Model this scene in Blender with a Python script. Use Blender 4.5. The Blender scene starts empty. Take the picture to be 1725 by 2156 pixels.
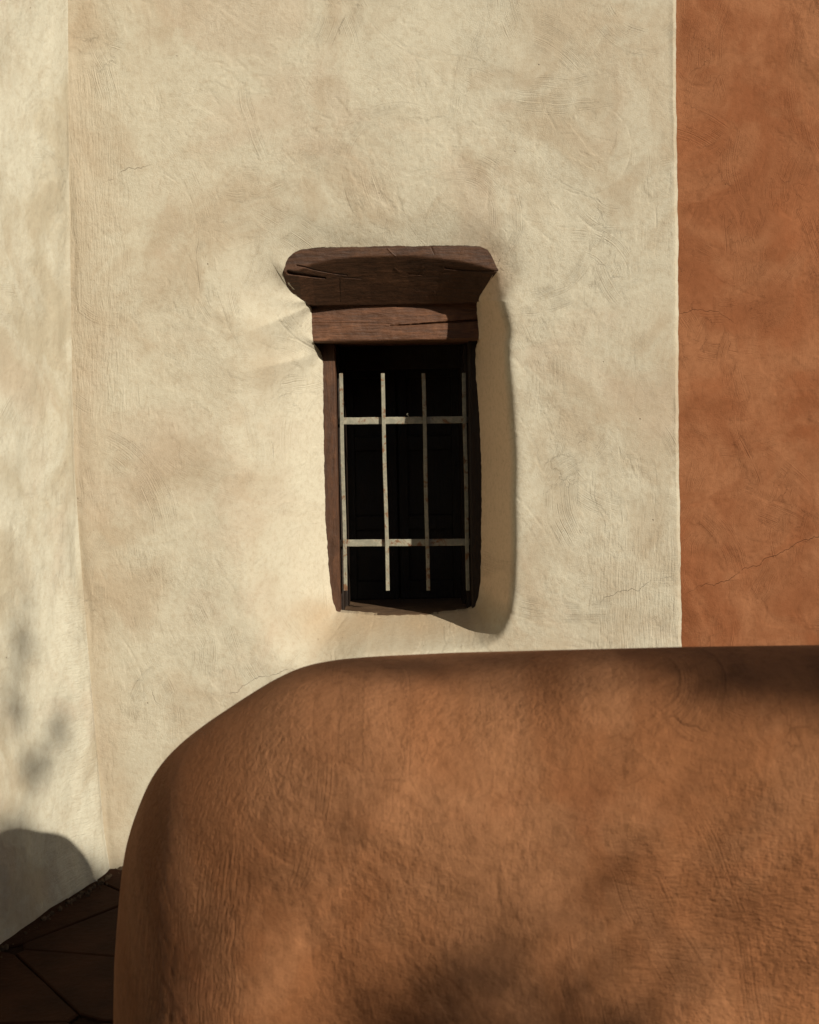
import bpy, math, random
import numpy as np
from mathutils import Vector, Matrix

random.seed(7)
S = bpy.context.scene
COL = S.collection
R = math.radians

# ------------------------------------------------------------------ camera
CAMH = 1.666
FPX = 2600.0            # focal length in picture units (picture 1725 x 2156)
PW, PH = 1725.0, 2156.0
PITCH, ROLL = 4.0, 1.0
CAM = Vector((0, 0, CAMH))
ROT = Matrix.Rotation(R(90 - PITCH), 3, 'X') @ Matrix.Rotation(R(-ROLL), 3, 'Z')
cd = bpy.data.cameras.new('camera')
cam = bpy.data.objects.new('camera', cd)
COL.objects.link(cam)
cam.location = CAM
cam.rotation_euler = ROT.to_euler()
cd.sensor_fit = 'HORIZONTAL'
cd.sensor_width = 24.0
cd.lens = 24.0 * FPX / PW
cd.clip_end = 3000
cd.dof.use_dof = True
cd.dof.focus_distance = 4.75
cd.dof.aperture_fstop = 4.5
S.camera = cam

# ------------------------------------------------------------------ light
SUN_AZ, SUN_EL = 40.0, 24.5       # azimuth: degrees to the right of straight behind the camera
sun_to = Vector((math.sin(R(SUN_AZ)) * math.cos(R(SUN_EL)),
                 -math.cos(R(SUN_AZ)) * math.cos(R(SUN_EL)), math.sin(R(SUN_EL))))
w = bpy.data.worlds.new('World')
S.world = w
w.use_nodes = True
nt = w.node_tree
bg = nt.nodes['Background']
sky = nt.nodes.new('ShaderNodeTexSky')
sky.sky_type = 'NISHITA'
sky.sun_disc = False
sky.sun_elevation = R(SUN_EL)
sky.sun_rotation = math.atan2(sun_to.x, sun_to.y)
sky.air_density = 1.0
sky.dust_density = 1.0
sky.ozone_density = 0.6
nt.links.new(sky.outputs[0], bg.inputs[0])
bg.inputs[1].default_value = 0.05
sl = bpy.data.lights.new('sun', 'SUN')
sl.energy = 5.0
sl.angle = R(0.53)
sl.color = (1.0, 0.93, 0.80)
so = bpy.data.objects.new('sun', sl)
COL.objects.link(so)
so.rotation_euler = sun_to.to_track_quat('Z', 'Y').to_euler()
S.view_settings.view_transform = 'Standard'
S.view_settings.look = 'None'
S.view_settings.gamma = 1
S.view_settings.use_curve_mapping = False
S.view_settings.exposure = 0.36
S.render.engine = 'CYCLES'
S.cycles.max_bounces = 6
S.cycles.diffuse_bounces = 3

# ------------------------------------------------------------------ helpers
def ray(px, py):
    v = Vector(((px - PW / 2) / FPX, -(py - PH / 2) / FPX, -1.0))
    return ROT @ v

def at(px, py, Y):
    """point of the photograph at world depth Y"""
    d = ray(px, py)
    return CAM + d * (Y / d.y)

def on_floor(px, py, z=0.0):
    d = ray(px, py)
    return CAM + d * ((z - CAM.z) / d.z)

_rng = np.random.RandomState(3)
_perm = _rng.permutation(256)
_perm = np.concatenate([_perm, _perm, _perm])
_grad = _rng.normal(size=(256, 3))
_grad /= np.linalg.norm(_grad, axis=1)[:, None]

def perlin(P):
    P = np.asarray(P, float)
    i = np.floor(P).astype(int)
    f = P - i
    i &= 255
    u = f * f * f * (f * (f * 6 - 15) + 10)
    r = 0
    for dx in (0, 1):
        for dy in (0, 1):
            for dz in (0, 1):
                h = _perm[_perm[_perm[(i[..., 0] + dx) & 255] + ((i[..., 1] + dy) & 255)] + ((i[..., 2] + dz) & 255)]
                g = _grad[h]
                d = (g[..., 0] * (f[..., 0] - dx) + g[..., 1] * (f[..., 1] - dy) + g[..., 2] * (f[..., 2] - dz))
                wt = (u[..., 0] if dx else 1 - u[..., 0]) * (u[..., 1] if dy else 1 - u[..., 1]) * (u[..., 2] if dz else 1 - u[..., 2])
                r = r + d * wt
    return r

def fbm(P, scale, octs=4, gain=0.5, seed=0.0):
    P = np.asarray(P, float) * scale + seed
    a, r = 1.0, 0
    for _ in range(octs):
        r = r + a * perlin(P)
        P = P * 2.03 + 11.7
        a *= gain
    return r

def perlin2(x, y):
    i = np.floor(x).astype(int); j = np.floor(y).astype(int)
    fx = x - i; fy = y - j; i &= 255; j &= 255
    u = fx * fx * fx * (fx * (fx * 6 - 15) + 10); v = fy * fy * fy * (fy * (fy * 6 - 15) + 10)
    def g(di, dj):
        h = _perm[_perm[(i + di) & 255] + ((j + dj) & 255)]
        return _grad2[h, 0] * (fx - di) + _grad2[h, 1] * (fy - dj)
    a = g(0, 0) * (1 - u) + g(1, 0) * u
    b = g(0, 1) * (1 - u) + g(1, 1) * u
    return a * (1 - v) + b * v

_ga = _rng.uniform(0, 2 * math.pi, 256)
_grad2 = np.stack([np.cos(_ga), np.sin(_ga)], 1)

def f2(x, y, scale, octs=4, gain=0.5, seed=0.0):
    X = x * scale + seed * 7.31; Y = y * scale - seed * 3.77
    a, r = 1.0, 0
    for _ in range(octs):
        r = r + a * perlin2(X, Y)
        X, Y = X * 1.62 - Y * 1.22 + 5.2, X * 1.22 + Y * 1.62 + 1.3
        a *= gain
    return r

def sstep(a, b, x):
    t = np.clip((np.asarray(x, float) - a) / (b - a), 0, 1)
    return t * t * (3 - 2 * t)

def grid_faces(nr, nc, wrap=False, off=0):
    idx = np.arange(nr * nc).reshape(nr, nc) + off
    if wrap:
        idx = np.concatenate([idx, idx[:, :1]], 1)
    a = idx[:-1, :-1].ravel(); b = idx[:-1, 1:].ravel(); c = idx[1:, 1:].ravel(); d = idx[1:, :-1].ravel()
    return np.stack([a, b, c, d], 1)

def mesh_np(name, V, F, smooth=True):
    V = np.asarray(V, np.float32).reshape(-1, 3)
    F = np.asarray(F, np.int32)
    me = bpy.data.meshes.new(name)
    me.vertices.add(len(V)); me.vertices.foreach_set('co', V.ravel())
    me.loops.add(F.size); me.loops.foreach_set('vertex_index', F.ravel())
    me.polygons.add(len(F))
    k = F.shape[1]
    me.polygons.foreach_set('loop_start', np.arange(0, F.size, k, dtype=np.int32))
    me.polygons.foreach_set('loop_total', np.full(len(F), k, np.int32))
    me.update(calc_edges=True); me.validate()
    me.polygons.foreach_set('use_smooth', np.full(len(me.polygons), smooth))
    me.update()
    return me

def link(name, me, mat=None, parent=None, label=None, cat=None, kind=None, group=None):
    o = bpy.data.objects.new(name, me)
    COL.objects.link(o)
    if mat is not None and me is not None:
        me.materials.append(mat)
    if parent is not None: o.parent = parent
    if label: o['label'] = label
    if cat: o['category'] = cat
    if kind: o['kind'] = kind
    if group: o['group'] = group
    return o

class MB:
    """small mesh collector"""
    def __init__(s): s.v = []; s.f = []
    def add(s, v, f):
        o = len(s.v); s.v += [tuple(p) for p in v]; s.f += [tuple(i + o for i in q) for q in f]
    def box(s, x0, x1, y0, y1, z0, z1, bev=0.0, jit=0.0):
        """box with chamfered vertical and horizontal edges"""
        b = bev
        if b <= 0:
            v = [(x, y, z) for z in (z0, z1) for y in (y0, y1) for x in (x0, x1)]
            s.add(v, [(0, 2, 3, 1), (4, 5, 7, 6), (0, 1, 5, 4), (2, 6, 7, 3), (0, 4, 6, 2), (1, 3, 7, 5)])
            return
        import bmesh
        bm = bmesh.new()
        bmesh.ops.create_cube(bm, size=1)
        for q in bm.verts:
            q.co = Vector(((x0 + x1) / 2 + q.co.x * (x1 - x0), (y0 + y1) / 2 + q.co.y * (y1 - y0), (z0 + z1) / 2 + q.co.z * (z1 - z0)))
        bmesh.ops.bevel(bm, geom=list(bm.edges), offset=b, segments=2, affect='EDGES', profile=0.6)
        bm.verts.ensure_lookup_table()
        if jit:
            for q in bm.verts: q.co += Vector((random.uniform(-jit, jit), random.uniform(-jit, jit), random.uniform(-jit, jit)))
        s.add([q.co[:] for q in bm.verts], [[q.index for q in f.verts] for f in bm.faces])
        bm.free()
    def tube(s, pts, rad, n=8):
        pts = [Vector(p) for p in pts]
        rings = []
        prev = None
        for i, p in enumerate(pts):
            t = (pts[min(i + 1, len(pts) - 1)] - pts[max(i - 1, 0)]).normalized()
            a = Vector((0, 0, 1)) if abs(t.z) < 0.9 else Vector((1, 0, 0))
            if prev is not None: a = prev
            x = (a - t * a.dot(t)).normalized(); y = t.cross(x); prev = x
            r = rad[i] if hasattr(rad, '__len__') else rad
            rings.append([p + (x * math.cos(2 * math.pi * k / n) + y * math.sin(2 * math.pi * k / n)) * r for k in range(n)])
        v = [q for rg in rings for q in rg]
        f = [(i * n + k, i * n + (k + 1) % n, (i + 1) * n + (k + 1) % n, (i + 1) * n + k) for i in range(len(pts) - 1) for k in range(n)]
        f.append(tuple(range(n - 1, -1, -1))); f.append(tuple((len(pts) - 1) * n + k for k in range(n)))
        s.add(v, f)
    def build(s, name, mat=None, parent=None, smooth=False, **k):
        me = bpy.data.meshes.new(name)
        me.from_pydata(s.v, [], s.f)
        if smooth:
            for p in me.polygons: p.use_smooth = True
        me.update()
        return link(name, me, mat, parent, **k)

def srgb(r, g, b):
    f = lambda c: (c / 255 / 12.92) if c / 255 <= 0.04045 else ((c / 255 + 0.055) / 1.055) ** 2.4
    return (f(r), f(g), f(b), 1)

# ------------------------------------------------------------------ node helper
class NT:
    def __init__(s, name):
        s.m = bpy.data.materials.new(name); s.m.use_nodes = True
        s.t = s.m.node_tree; s.n = s.t.nodes
        s.b = s.n['Principled BSDF']
        s.pos = s.n.new('ShaderNodeNewGeometry').outputs['Position']
    def l(s, a, b):
        if isinstance(a, (int, float, tuple)): b.default_value = a
        else: s.t.links.new(a, b)
    def math(s, op, a, b=0.0, c=None, clamp=False):
        n = s.n.new('ShaderNodeMath'); n.operation = op; n.use_clamp = clamp
        s.l(a, n.inputs[0]); s.l(b, n.inputs[1])
        if c is not None: s.l(c, n.inputs[2])
        return n.outputs[0]
    def vm(s, op, a, b=None, scale=None):
        n = s.n.new('ShaderNodeVectorMath'); n.operation = op
        s.l(a, n.inputs[0])
        if b is not None: s.l(b, n.inputs[1])
        if scale is not None: s.l(scale, n.inputs['Scale'])
        return n.outputs['Value'] if op in ('LENGTH', 'DISTANCE', 'DOT_PRODUCT') else n.outputs[0]
    def noise(s, vec, scale, detail=4, rough=0.55, dist=0.0, col=False, dim='3D'):
        n = s.n.new('ShaderNodeTexNoise'); n.noise_dimensions = dim
        if dim == '1D': s.l(vec, n.inputs['W'])
        else: s.l(vec, n.inputs['Vector'])
        n.inputs['Scale'].default_value = scale; n.inputs['Detail'].default_value = detail
        n.inputs['Roughness'].default_value = rough; n.inputs['Distortion'].default_value = dist
        return n.outputs['Color' if col else 'Fac']
    def ramp(s, fac, a, b, lo=0.0, hi=1.0, smooth=True):
        n = s.n.new('ShaderNodeMapRange'); n.interpolation_type = 'SMOOTHSTEP' if smooth else 'LINEAR'
        s.l(fac, n.inputs[0]); n.inputs[1].default_value = a; n.inputs[2].default_value = b
        n.inputs[3].default_value = lo; n.inputs[4].default_value = hi
        return n.outputs[0]
    def mix(s, f, a, b, mode='MIX'):
        n = s.n.new('ShaderNodeMix'); n.data_type = 'RGBA'; n.blend_type = mode
        s.l(f, n.inputs[0]); s.l(a, n.inputs[6]); s.l(b, n.inputs[7])
        return n.outputs[2]
    def xyz(s, v):
        n = s.n.new('ShaderNodeSeparateXYZ'); s.l(v, n.inputs[0]); return n.outputs
    def bump(s, h, dist, normal=None, strength=1.0):
        n = s.n.new('ShaderNodeBump'); s.l(h, n.inputs['Height']); n.inputs['Distance'].default_value = dist
        n.inputs['Strength'].default_value = strength
        if normal is not None: s.l(normal, n.inputs['Normal'])
        return n.outputs[0]
    def scalevec(s, v, xyz):
        n = s.n.new('ShaderNodeMapping'); s.l(v, n.inputs[0]); n.inputs['Scale'].default_value = xyz
        return n.outputs[0]

def stroke_field(x, z, n, box, seed, strong=0.25, vertical=0.0):
    """hand-swept trowel and brush strokes; returns (distance across stroke, strength, height, tone)"""
    r_ = np.random.RandomState(seed)
    acr = np.zeros(x.shape); msk = np.zeros(x.shape); hgt = np.zeros(x.shape); ton = np.zeros(x.shape)
    for k in range(n):
        px, pz = r_.uniform(box[0], box[1]), r_.uniform(box[2], box[3])
        th = r_.normal(math.pi / 2, 0.35) if r_.rand() < vertical else r_.uniform(0, math.pi)
        rho = r_.uniform(0.12, 0.9) * r_.choice([-1, 1])
        L = r_.uniform(0.12, 0.55); W = r_.uniform(0.045, 0.17)
        amp = r_.uniform(0.7, 1.0) if r_.rand() < strong else r_.uniform(0.05, 0.4)
        lipa = r_.uniform(0, 1) ** 2; tn = r_.normal(0, 0.5); off = r_.uniform(-1, 1)
        sel = np.nonzero((np.abs(x - px) < 0.36) & (np.abs(z - pz) < 0.36))
        if len(sel[0]) == 0: continue
        X = x[sel] - px; Z = z[sel] - pz
        wx = 0.010 * f2(X, Z, 9, 2, 0.5, k * 0.7)
        X = X + wx; Z = Z - wx
        nx, nz = -math.sin(th), math.cos(th)
        cx_, cz_ = nx * rho, nz * rho
        dx, dz = X - cx_, Z - cz_
        R_ = np.hypot(dx, dz)
        a = R_ - abs(rho)
        ang = np.arctan2(dz, dx) - math.atan2(-cz_, -cx_)
        ang = (ang + math.pi) % (2 * math.pi) - math.pi
        sl = ang * abs(rho)
        rag = 0.25 * f2(a, sl * 0.3, 45, 2, 0.5, k)
        el = sstep(1.0, 0.55, np.abs(sl) / (L / 2) + rag)
        ew = sstep(1.0, 0.7, np.abs(a) / (W / 2))
        e = el * ew
        m = e * amp * sstep(-0.35, 0.25, f2(X, Z, 11, 2, 0.5, k + 3.0))
        up = m > msk[sel]
        t0 = acr[sel]; t0[up] = (a + k * 0.731)[up]; acr[sel] = t0
        m0 = msk[sel]; m0[up] = m[up]; msk[sel] = m0
        hgt[sel] += e * 0.0009 * off - lipa * 0.0019 * np.exp(-((a - W / 2 * 0.85) / 0.004) ** 2) * el * sstep(-0.2, 0.3, f2(X, Z, 16, 2, 0.5, k + 9))
        ton[sel] = ton[sel] * (1 - 0.5 * e) + tn * e * 0.5
    return acr, msk, hgt, ton

def wobble1(t, seed):
    return f2(np.asarray(t, float), np.zeros_like(np.asarray(t, float)) + seed, 7, 5, 0.6, seed)

def surface_fields(x, z, pal, seed, strokes=260, box=(-1.3, 1.1, 0, 3.4), relief=1.0, cracks=(), blotch=1.0, strong=0.25, vertical=0.2, lightbias=0.0):
    """colour, height and fine-detail fields of one plastered surface"""
    base, light, warm, dark = [np.array(c[:3]) for c in pal]
    wx = 0.22 * f2(x, z, 1.6, 3, 0.5, seed + 1); wz = 0.22 * f2(x, z, 1.6, 3, 0.5, seed + 2)
    X, Z = x + wx, z + wz
    A = [f2(X, Z, 1.5, 5, 0.55, seed + 11 + k) for k in range(3)]
    B = [f2(X, Z, 5.5, 5, 0.6, seed + 31 + k) for k in range(3)]
    acr, msk, hgt, ton = stroke_field(x, z, strokes, box, int(seed * 10) + 5, strong, vertical)
    def mx(c, t, col): return c * (1 - t[..., None]) + col * t[..., None]
    c = np.broadcast_to(base, x.shape + (3,)).copy()
    c = mx(c, sstep(-0.35, 0.35, A[0] + 0.25 * B[0] + lightbias), light)
    c = mx(c, 0.55 * blotch * sstep(-0.1, 0.55, B[0] + 0.35 * ton), light)
    c = mx(c, 0.46 * blotch * sstep(0.02, 0.5, 0.75 * A[1] + 0.35 * B[1]), warm)
    c = mx(c, 0.36 * blotch * sstep(0.08, 0.6, 0.55 * A[2] + 0.5 * B[2] - 0.2 * ton), dark)
    c = mx(c, 0.16 * blotch * sstep(0.0, 0.6, f2(x, z, 24, 3, 0.6, seed + 51)), dark)
    # ragged lips where a coat stops short
    lipf = 0.6 * B[1] + 0.5 * A[0]
    lip = np.zeros(x.shape)
    for lv in (-0.05, 0.17):
        g_ = sstep(-0.10, 0.25, f2(x, z, 2.3, 2, 0.5, seed + 61 + lv))
        lip += 0.0013 * g_ * sstep(lv, lv + 0.018, lipf)
    h = relief * (0.0060 * f2(x, z, 3.2, 3, 0.45, seed + 71) + 0.0011 * f2(x, z, 17, 3, 0.6, seed + 81) * sstep(-0.3, 0.5, f2(x, z, 1.9, 2, 0.5, seed + 91)) - lip) + relief * hgt
    cd_ = np.full(x.shape, 1.0); cw = np.zeros(x.shape)
    for (axis, a, b, q, lo, hi, wd, sd) in cracks:
        t, o = (x, z) if axis == 'x' else (z, x)
        d = o - (a + b * t + q * t * t + 0.035 * wobble1(t, sd))
        win = sstep(lo, lo + 0.08, t) * sstep(hi, hi - 0.08, t) * sstep(0.022, 0.010, np.abs(d)) * sstep(-0.5, 0.2, wobble1(t * 1.7, sd + 40))
        up = win > cw
        cd_[up] = (d / wd)[up]; cw[up] = win[up]
    return c, h, acr, msk, cd_, cw

def put_fields(me, n, c, acr, msk, cd_, cw):
    """store the fields as point attributes, padding the few extra vertices"""
    tot = len(me.vertices)
    def pad(a, k=1):
        a = a.reshape(-1, k); e_ = np.repeat(a[-1:], tot - len(a), 0)
        return np.concatenate([a, e_], 0).astype(np.float32).ravel()
    at_ = me.attributes.new('tone', 'FLOAT_VECTOR', 'POINT'); at_.data.foreach_set('vector', pad(c, 3))
    v = np.stack([acr.ravel(), msk.ravel(), cd_.ravel()], 1)
    at_ = me.attributes.new('stroke', 'FLOAT_VECTOR', 'POINT'); at_.data.foreach_set('vector', pad(v, 3))
    at_ = me.attributes.new('crack', 'FLOAT', 'POINT'); at_.data.foreach_set('value', pad(cw.ravel()))

def grid_normals(V, wrap=False):
    if wrap:
        du = np.roll(V, -1, 1) - np.roll(V, 1, 1)
    else:
        du = np.gradient(V, axis=1)
    dv = np.gradient(V, axis=0)
    n = np.cross(du, dv); n /= np.linalg.norm(n, axis=-1, keepdims=True) + 1e-12
    if n[..., 1].sum() > 0: n = -n
    return n

def plaster(name, dark, stroke_depth=0.0015, stroke_freq=230, sand=1.0, grain=1.0, brush=(), pits=0.5, rough_grit=0.0):
    N = NT(name); P = N.pos
    def attr(nm):
        a = N.n.new('ShaderNodeAttribute'); a.attribute_name = nm; return a
    c = attr('tone').outputs['Vector']
    sv_ = N.xyz(attr('stroke').outputs['Vector'])
    cw = attr('crack').outputs['Fac']
    fine = N.noise(P, 52, 5, 0.72)
    gr = N.noise(P, 240, 2, 0.6)
    k = N.math('MULTIPLY', N.math('SUBTRACT', N.noise(sv_[0], stroke_freq, 3, 0.7, dim='1D'), 0.5), sv_[1])
    c = N.mix(N.ramp(fine, 0.42, 0.78, 0.0, 0.38 * sand), c, dark)
    c = N.mix(N.ramp(gr, 0.45, 0.75, 0.0, 0.16 * grain), c, dark)
    c = N.mix(N.ramp(k, 0.0, 0.22, 0, 0.30), c, dark)
    pv = N.n.new('ShaderNodeTexVoronoi'); pv.feature = 'F1'; pv.inputs['Scale'].default_value = 22
    N.l(P, pv.inputs['Vector'])
    pr = N.xyz(pv.outputs['Color'])
    pit = N.math('MULTIPLY', N.ramp(pv.outputs['Distance'], 0.03, 0.08, 1, 0), N.ramp(pr[0], 0.95, 0.97))
    c = N.mix(N.math('MULTIPLY', pit, pits), c, (dark[0] * 0.3, dark[1] * 0.25, dark[2] * 0.2, 1))
    ck = N.math('MULTIPLY', N.math('SUBTRACT', 1.0, N.math('ABSOLUTE', sv_[2]), clamp=True), cw)
    c = N.mix(N.math('MULTIPLY', ck, 0.55), c, (dark[0] * 0.3, dark[1] * 0.25, dark[2] * 0.2, 1))
    h = N.math('MULTIPLY', N.math('MULTIPLY', fine, N.ramp(N.noise(P, 3.3, 2), 0.35, 0.65, 0.45, 1.1)), 0.0034 * sand)
    def add(x, kk):
        nonlocal h
        h = N.math('MULTIPLY_ADD', x, kk, h)
    if rough_grit:
        lump = N.noise(N.scalevec(P, (1, 1, 0.55)), 85, 3, 0.6)
        lump = N.math('MULTIPLY', N.math('SUBTRACT', lump, 0.5), N.ramp(N.noise(P, 4.5, 4, 0.6, 0.5), 0.36, 0.66, 0.25, 1.0))
        add(lump, 0.0065 * rough_grit)
        c = N.mix(N.ramp(lump, 0.0, -0.2, 0, 0.25), c, dark)
    add(gr, 0.0007 * grain); add(k, stroke_depth * 2.2); add(pit, -0.002); add(ck, -0.002)
    if brush:
        X_, Y_, Z_ = N.xyz(P)
    for (xa, xb, za, zb_, sc, hh) in brush:
        wn = N.math('MULTIPLY', N.math('MULTIPLY', N.ramp(X_, xa, xa + .12), N.ramp(X_, xb - .12, xb, 1, 0)),
                    N.math('MULTIPLY', N.ramp(Z_, za, za + .18), N.ramp(Z_, zb_ - .18, zb_, 1, 0)))
        bn = N.noise(N.scalevec(N.vm('ADD', P, N.vm('SCALE', N.noise(P, 4, 2, col=True), scale=0.05)), sc), 1.0, 3, 0.7)
        bn = N.math('MULTIPLY', N.math('SUBTRACT', bn, 0.5), wn)
        add(bn, hh)
    N.l(c, N.b.inputs['Base Color'])
    N.b.inputs['Roughness'].default_value = 0.94
    N.b.inputs['Specular IOR Level'].default_value = 0.12
    N.l(N.bump(h, 1.0), N.b.inputs['Normal'])
    return N.m

def wood(name, c1, c2, grain_axis='x', rough=0.62, rel=1.0, dust_shade=0.25):
    N = NT(name)
    P = N.pos
    sc = {'x': (2.2, 30, 30), 'z': (30, 30, 2.2), 'y': (30, 2.2, 30)}[grain_axis]
    Pn = N.vm('ADD', P, N.vm('SCALE', N.noise(P, 4, 3, col=True), scale=0.03))
    G = N.scalevec(Pn, sc)
    g1 = N.noise(G, 2.6, 7, 0.68, 0.4)
    g2 = N.noise(G, 11, 4, 0.7)
    c = N.mix(N.ramp(g1, 0.36, 0.66), c1, c2)
    c = N.mix(N.ramp(g2, 0.3, 0.75, 0, 0.5), c, (c1[0] * .45, c1[1] * .42, c1[2] * .4, 1))
    bl = N.ramp(N.noise(P, 9, 5, 0.65), 0.5, 0.72)
    c = N.mix(N.math('MULTIPLY', bl, dust_shade), c, (min(1, c2[0] * 1.9), min(1, c2[1] * 2.0), min(1, c2[2] * 2.0), 1))
    # axe nicks: a few short light scratches
    v = N.n.new('ShaderNodeTexVoronoi'); v.inputs['Scale'].default_value = 13
    N.l(N.scalevec(Pn, (1, 1, 0.35)), v.inputs['Vector'])
    vr = N.xyz(v.outputs['Color'])
    nick = N.math('MULTIPLY', N.ramp(v.outputs['Distance'], 0.05, 0.11, 1, 0), N.ramp(vr[1], 0.8, 0.86))
    c = N.mix(N.math('MULTIPLY', nick, 0.35), c, (min(1, c2[0] * 2.6), min(1, c2[1] * 2.7), min(1, c2[2] * 2.8), 1))
    N.l(c, N.b.inputs['Base Color'])
    N.l(N.ramp(g1, 0.3, 0.7, rough - 0.08, rough + 0.12), N.b.inputs['Roughness'])
    N.b.inputs['Specular IOR Level'].default_value = 0.3
    h = N.math('MULTIPLY', g1, 0.003 * rel)
    h = N.math('MULTIPLY_ADD', g2, 0.0008 * rel, h)
    h = N.math('MULTIPLY_ADD', N.noise(P, 18, 4), 0.005 * rel, h)
    h = N.math('MULTIPLY_ADD', nick, -0.0015, h)
    N.l(N.bump(h, 1.0), N.b.inputs['Normal'])
    return N.m

def metal_bar(name):
    N = NT(name)
    P = N.pos
    a = N.noise(P, 16, 6, 0.7, 0.6)
    b = N.noise(N.vm('ADD', P, (3, 3, 3)), 55, 5, 0.7)
    paint = N.mix(N.ramp(b, 0.35, 0.7), (0.1680, 0.1575, 0.1155, 1), (0.2660, 0.2415, 0.1750, 1))
    rust = N.mix(N.ramp(b, 0.3, 0.7), (0.1890, 0.0945, 0.0350, 1), (0.1050, 0.0490, 0.0224, 1))
    c = N.mix(N.ramp(N.math('ADD', a, N.math('MULTIPLY', b, 0.35)), 0.70, 0.80), paint, rust)
    N.l(c, N.b.inputs['Base Color'])
    N.b.inputs['Roughness'].default_value = 0.6
    N.l(N.bump(N.math('ADD', a, b), 0.0012), N.b.inputs['Normal'])
    return N.m

# ------------------------------------------------------------------ materials
PAL_BEIGE = ((0.342, 0.2848, 0.2031), (0.4057, 0.3673, 0.2804), (0.3594, 0.2848, 0.206), (0.284, 0.2193, 0.1431))
PAL_SIDE = ((0.3529, 0.3087, 0.2241), (0.4294, 0.4019, 0.3172), (0.3647, 0.297, 0.2211), (0.2941, 0.233, 0.1571))
PAL_ORANGE = ((0.1863, 0.0666, 0.027), (0.243, 0.1024, 0.0465), (0.2053, 0.0656, 0.024), (0.1215, 0.041, 0.0137))
PAL_TERRA = ((0.2227, 0.089, 0.0356), (0.2684, 0.1209, 0.0547), (0.2502, 0.091, 0.0381), (0.1648, 0.0687, 0.025))
CR_BEIGE = [('x', 0.875, 0.10, 0.12, 0.62, 1.02, 0.0011, 1.0), ('x', 0.86, 0.22, -0.05, -0.78, -0.36, 0.0011, 4.0),
            ('x', 2.95, 0.34, 0.0, -1.12, -0.9, 0.0018, 9.5), ('z', -0.74, -0.35, 0.0, 0.60, 0.72, 0.0020, 15.5)]
CR_ORANGE = [('x', 0.79, 0.10, 0.12, 1.0, 1.75, 0.0015, 1.0), ('x', 2.30, -0.22, 0.0, 0.98, 1.25, 0.0014, 21.0)]
M_beige = plaster('beige_plaster', (0.2450, 0.1855, 0.1155, 1), brush=[(0.62, 1.15, 0.6, 1.35, (120, 120, 5), 0.004), (-1.35, -0.95, 1.6, 3.1, (110, 110, 8), 0.004)])
M_side = plaster('side_plaster', (0.2660, 0.2100, 0.1400, 1), brush=[(-1.34, -1.0, -0.2, 1.2, (14, 14, 110), 0.004)])
M_orange = plaster('orange_plaster', (0.1295, 0.0448, 0.0161, 1), stroke_depth=0.0014)
M_terra = plaster('terracotta_plaster', (0.1085, 0.0427, 0.0154, 1), sand=1.3, pits=0.1, stroke_freq=260, rough_grit=0.7,
                  brush=[(-0.80, -0.30, 0.0, 1.02, (150, 150, 7), 0.016), (0.30, 1.4, 0.3, 1.0, (40, 40, 130), 0.006)])
def flat_attr(me, pal):
    n = len(me.vertices)
    z = np.zeros(n)
    put_fields(me, n, np.broadcast_to(np.array(pal[0]), (n, 3)).copy(), z, z, z + 1, z)
M_wood = wood('dark_wood', (0.0392, 0.0168, 0.0073, 1), (0.0756, 0.0322, 0.0140, 1), 'x')
M_beam = wood('beam_wood', (0.0644, 0.0280, 0.0133, 1), (0.1260, 0.0532, 0.0252, 1), 'x', dust_shade=0.35)
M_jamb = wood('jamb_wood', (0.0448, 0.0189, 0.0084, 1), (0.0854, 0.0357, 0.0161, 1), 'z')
M_sill = wood('sill_wood', (0.0840, 0.0490, 0.0252, 1), (0.1330, 0.0805, 0.0455, 1), 'x', dust_shade=0.4)
M_case_shade = wood('casing_shade_wood', (0.0112, 0.0056, 0.0028, 1), (0.0196, 0.0098, 0.0042, 1), 'z', dust_shade=0.1)  # darkened wood that also carries the right jamb's shade
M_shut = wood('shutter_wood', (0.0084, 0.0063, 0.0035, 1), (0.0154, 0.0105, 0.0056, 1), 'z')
M_bar = metal_bar('painted_iron')

def simple(name, col, rough=0.8, nscale=8, var=0.4, bump=0.003):
    N = NT(name)
    a = N.noise(N.pos, nscale, 6, 0.65)
    N.l(N.mix(N.ramp(a, 0.3, 0.7), (col[0] * (1 - var), col[1] * (1 - var), col[2] * (1 - var), 1), (col[0], col[1], col[2], 1)), N.b.inputs['Base Color'])
    N.b.inputs['Roughness'].default_value = rough
    N.b.inputs['Specular IOR Level'].default_value = 0.08
    N.l(N.bump(N.noise(N.pos, nscale * 5, 5, 0.65), bump), N.b.inputs['Normal'])
    return N.m
M_stone = simple('flagstone_red', (0.030, 0.011, 0.0045), 0.85, 7, 0.4, 0.004)
M_mortar = simple('joint_mortar', (0.020, 0.009, 0.004), 0.95, 30, 0.4, 0.004)
M_ground = simple('dry_ground', (0.07, 0.045, 0.028), 0.95, 3, 0.3, 0.01)
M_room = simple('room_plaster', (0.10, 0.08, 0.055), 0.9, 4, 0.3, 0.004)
M_chip = simple('plaster_chips', (0.09, 0.06, 0.036), 0.95, 40, 0.5, 0.003)
M_bark = simple('bark', (0.10, 0.075, 0.05), 0.95, 30, 0.5, 0.01)
M_leaf = simple('leaf_green', (0.07, 0.10, 0.018), 0.7, 5, 0.3, 0.001)
N = NT('window_glass'); N.b.inputs['Base Color'].default_value = (0.02, 0.025, 0.02, 1)
N.b.inputs['Roughness'].default_value = 0.15; M_glass = N.m

# ------------------------------------------------------------------ measured places
YW = 4.60                                  # face of the beige wall
Xe = at(1429, 700, YW).x                   # where beige meets orange
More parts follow.
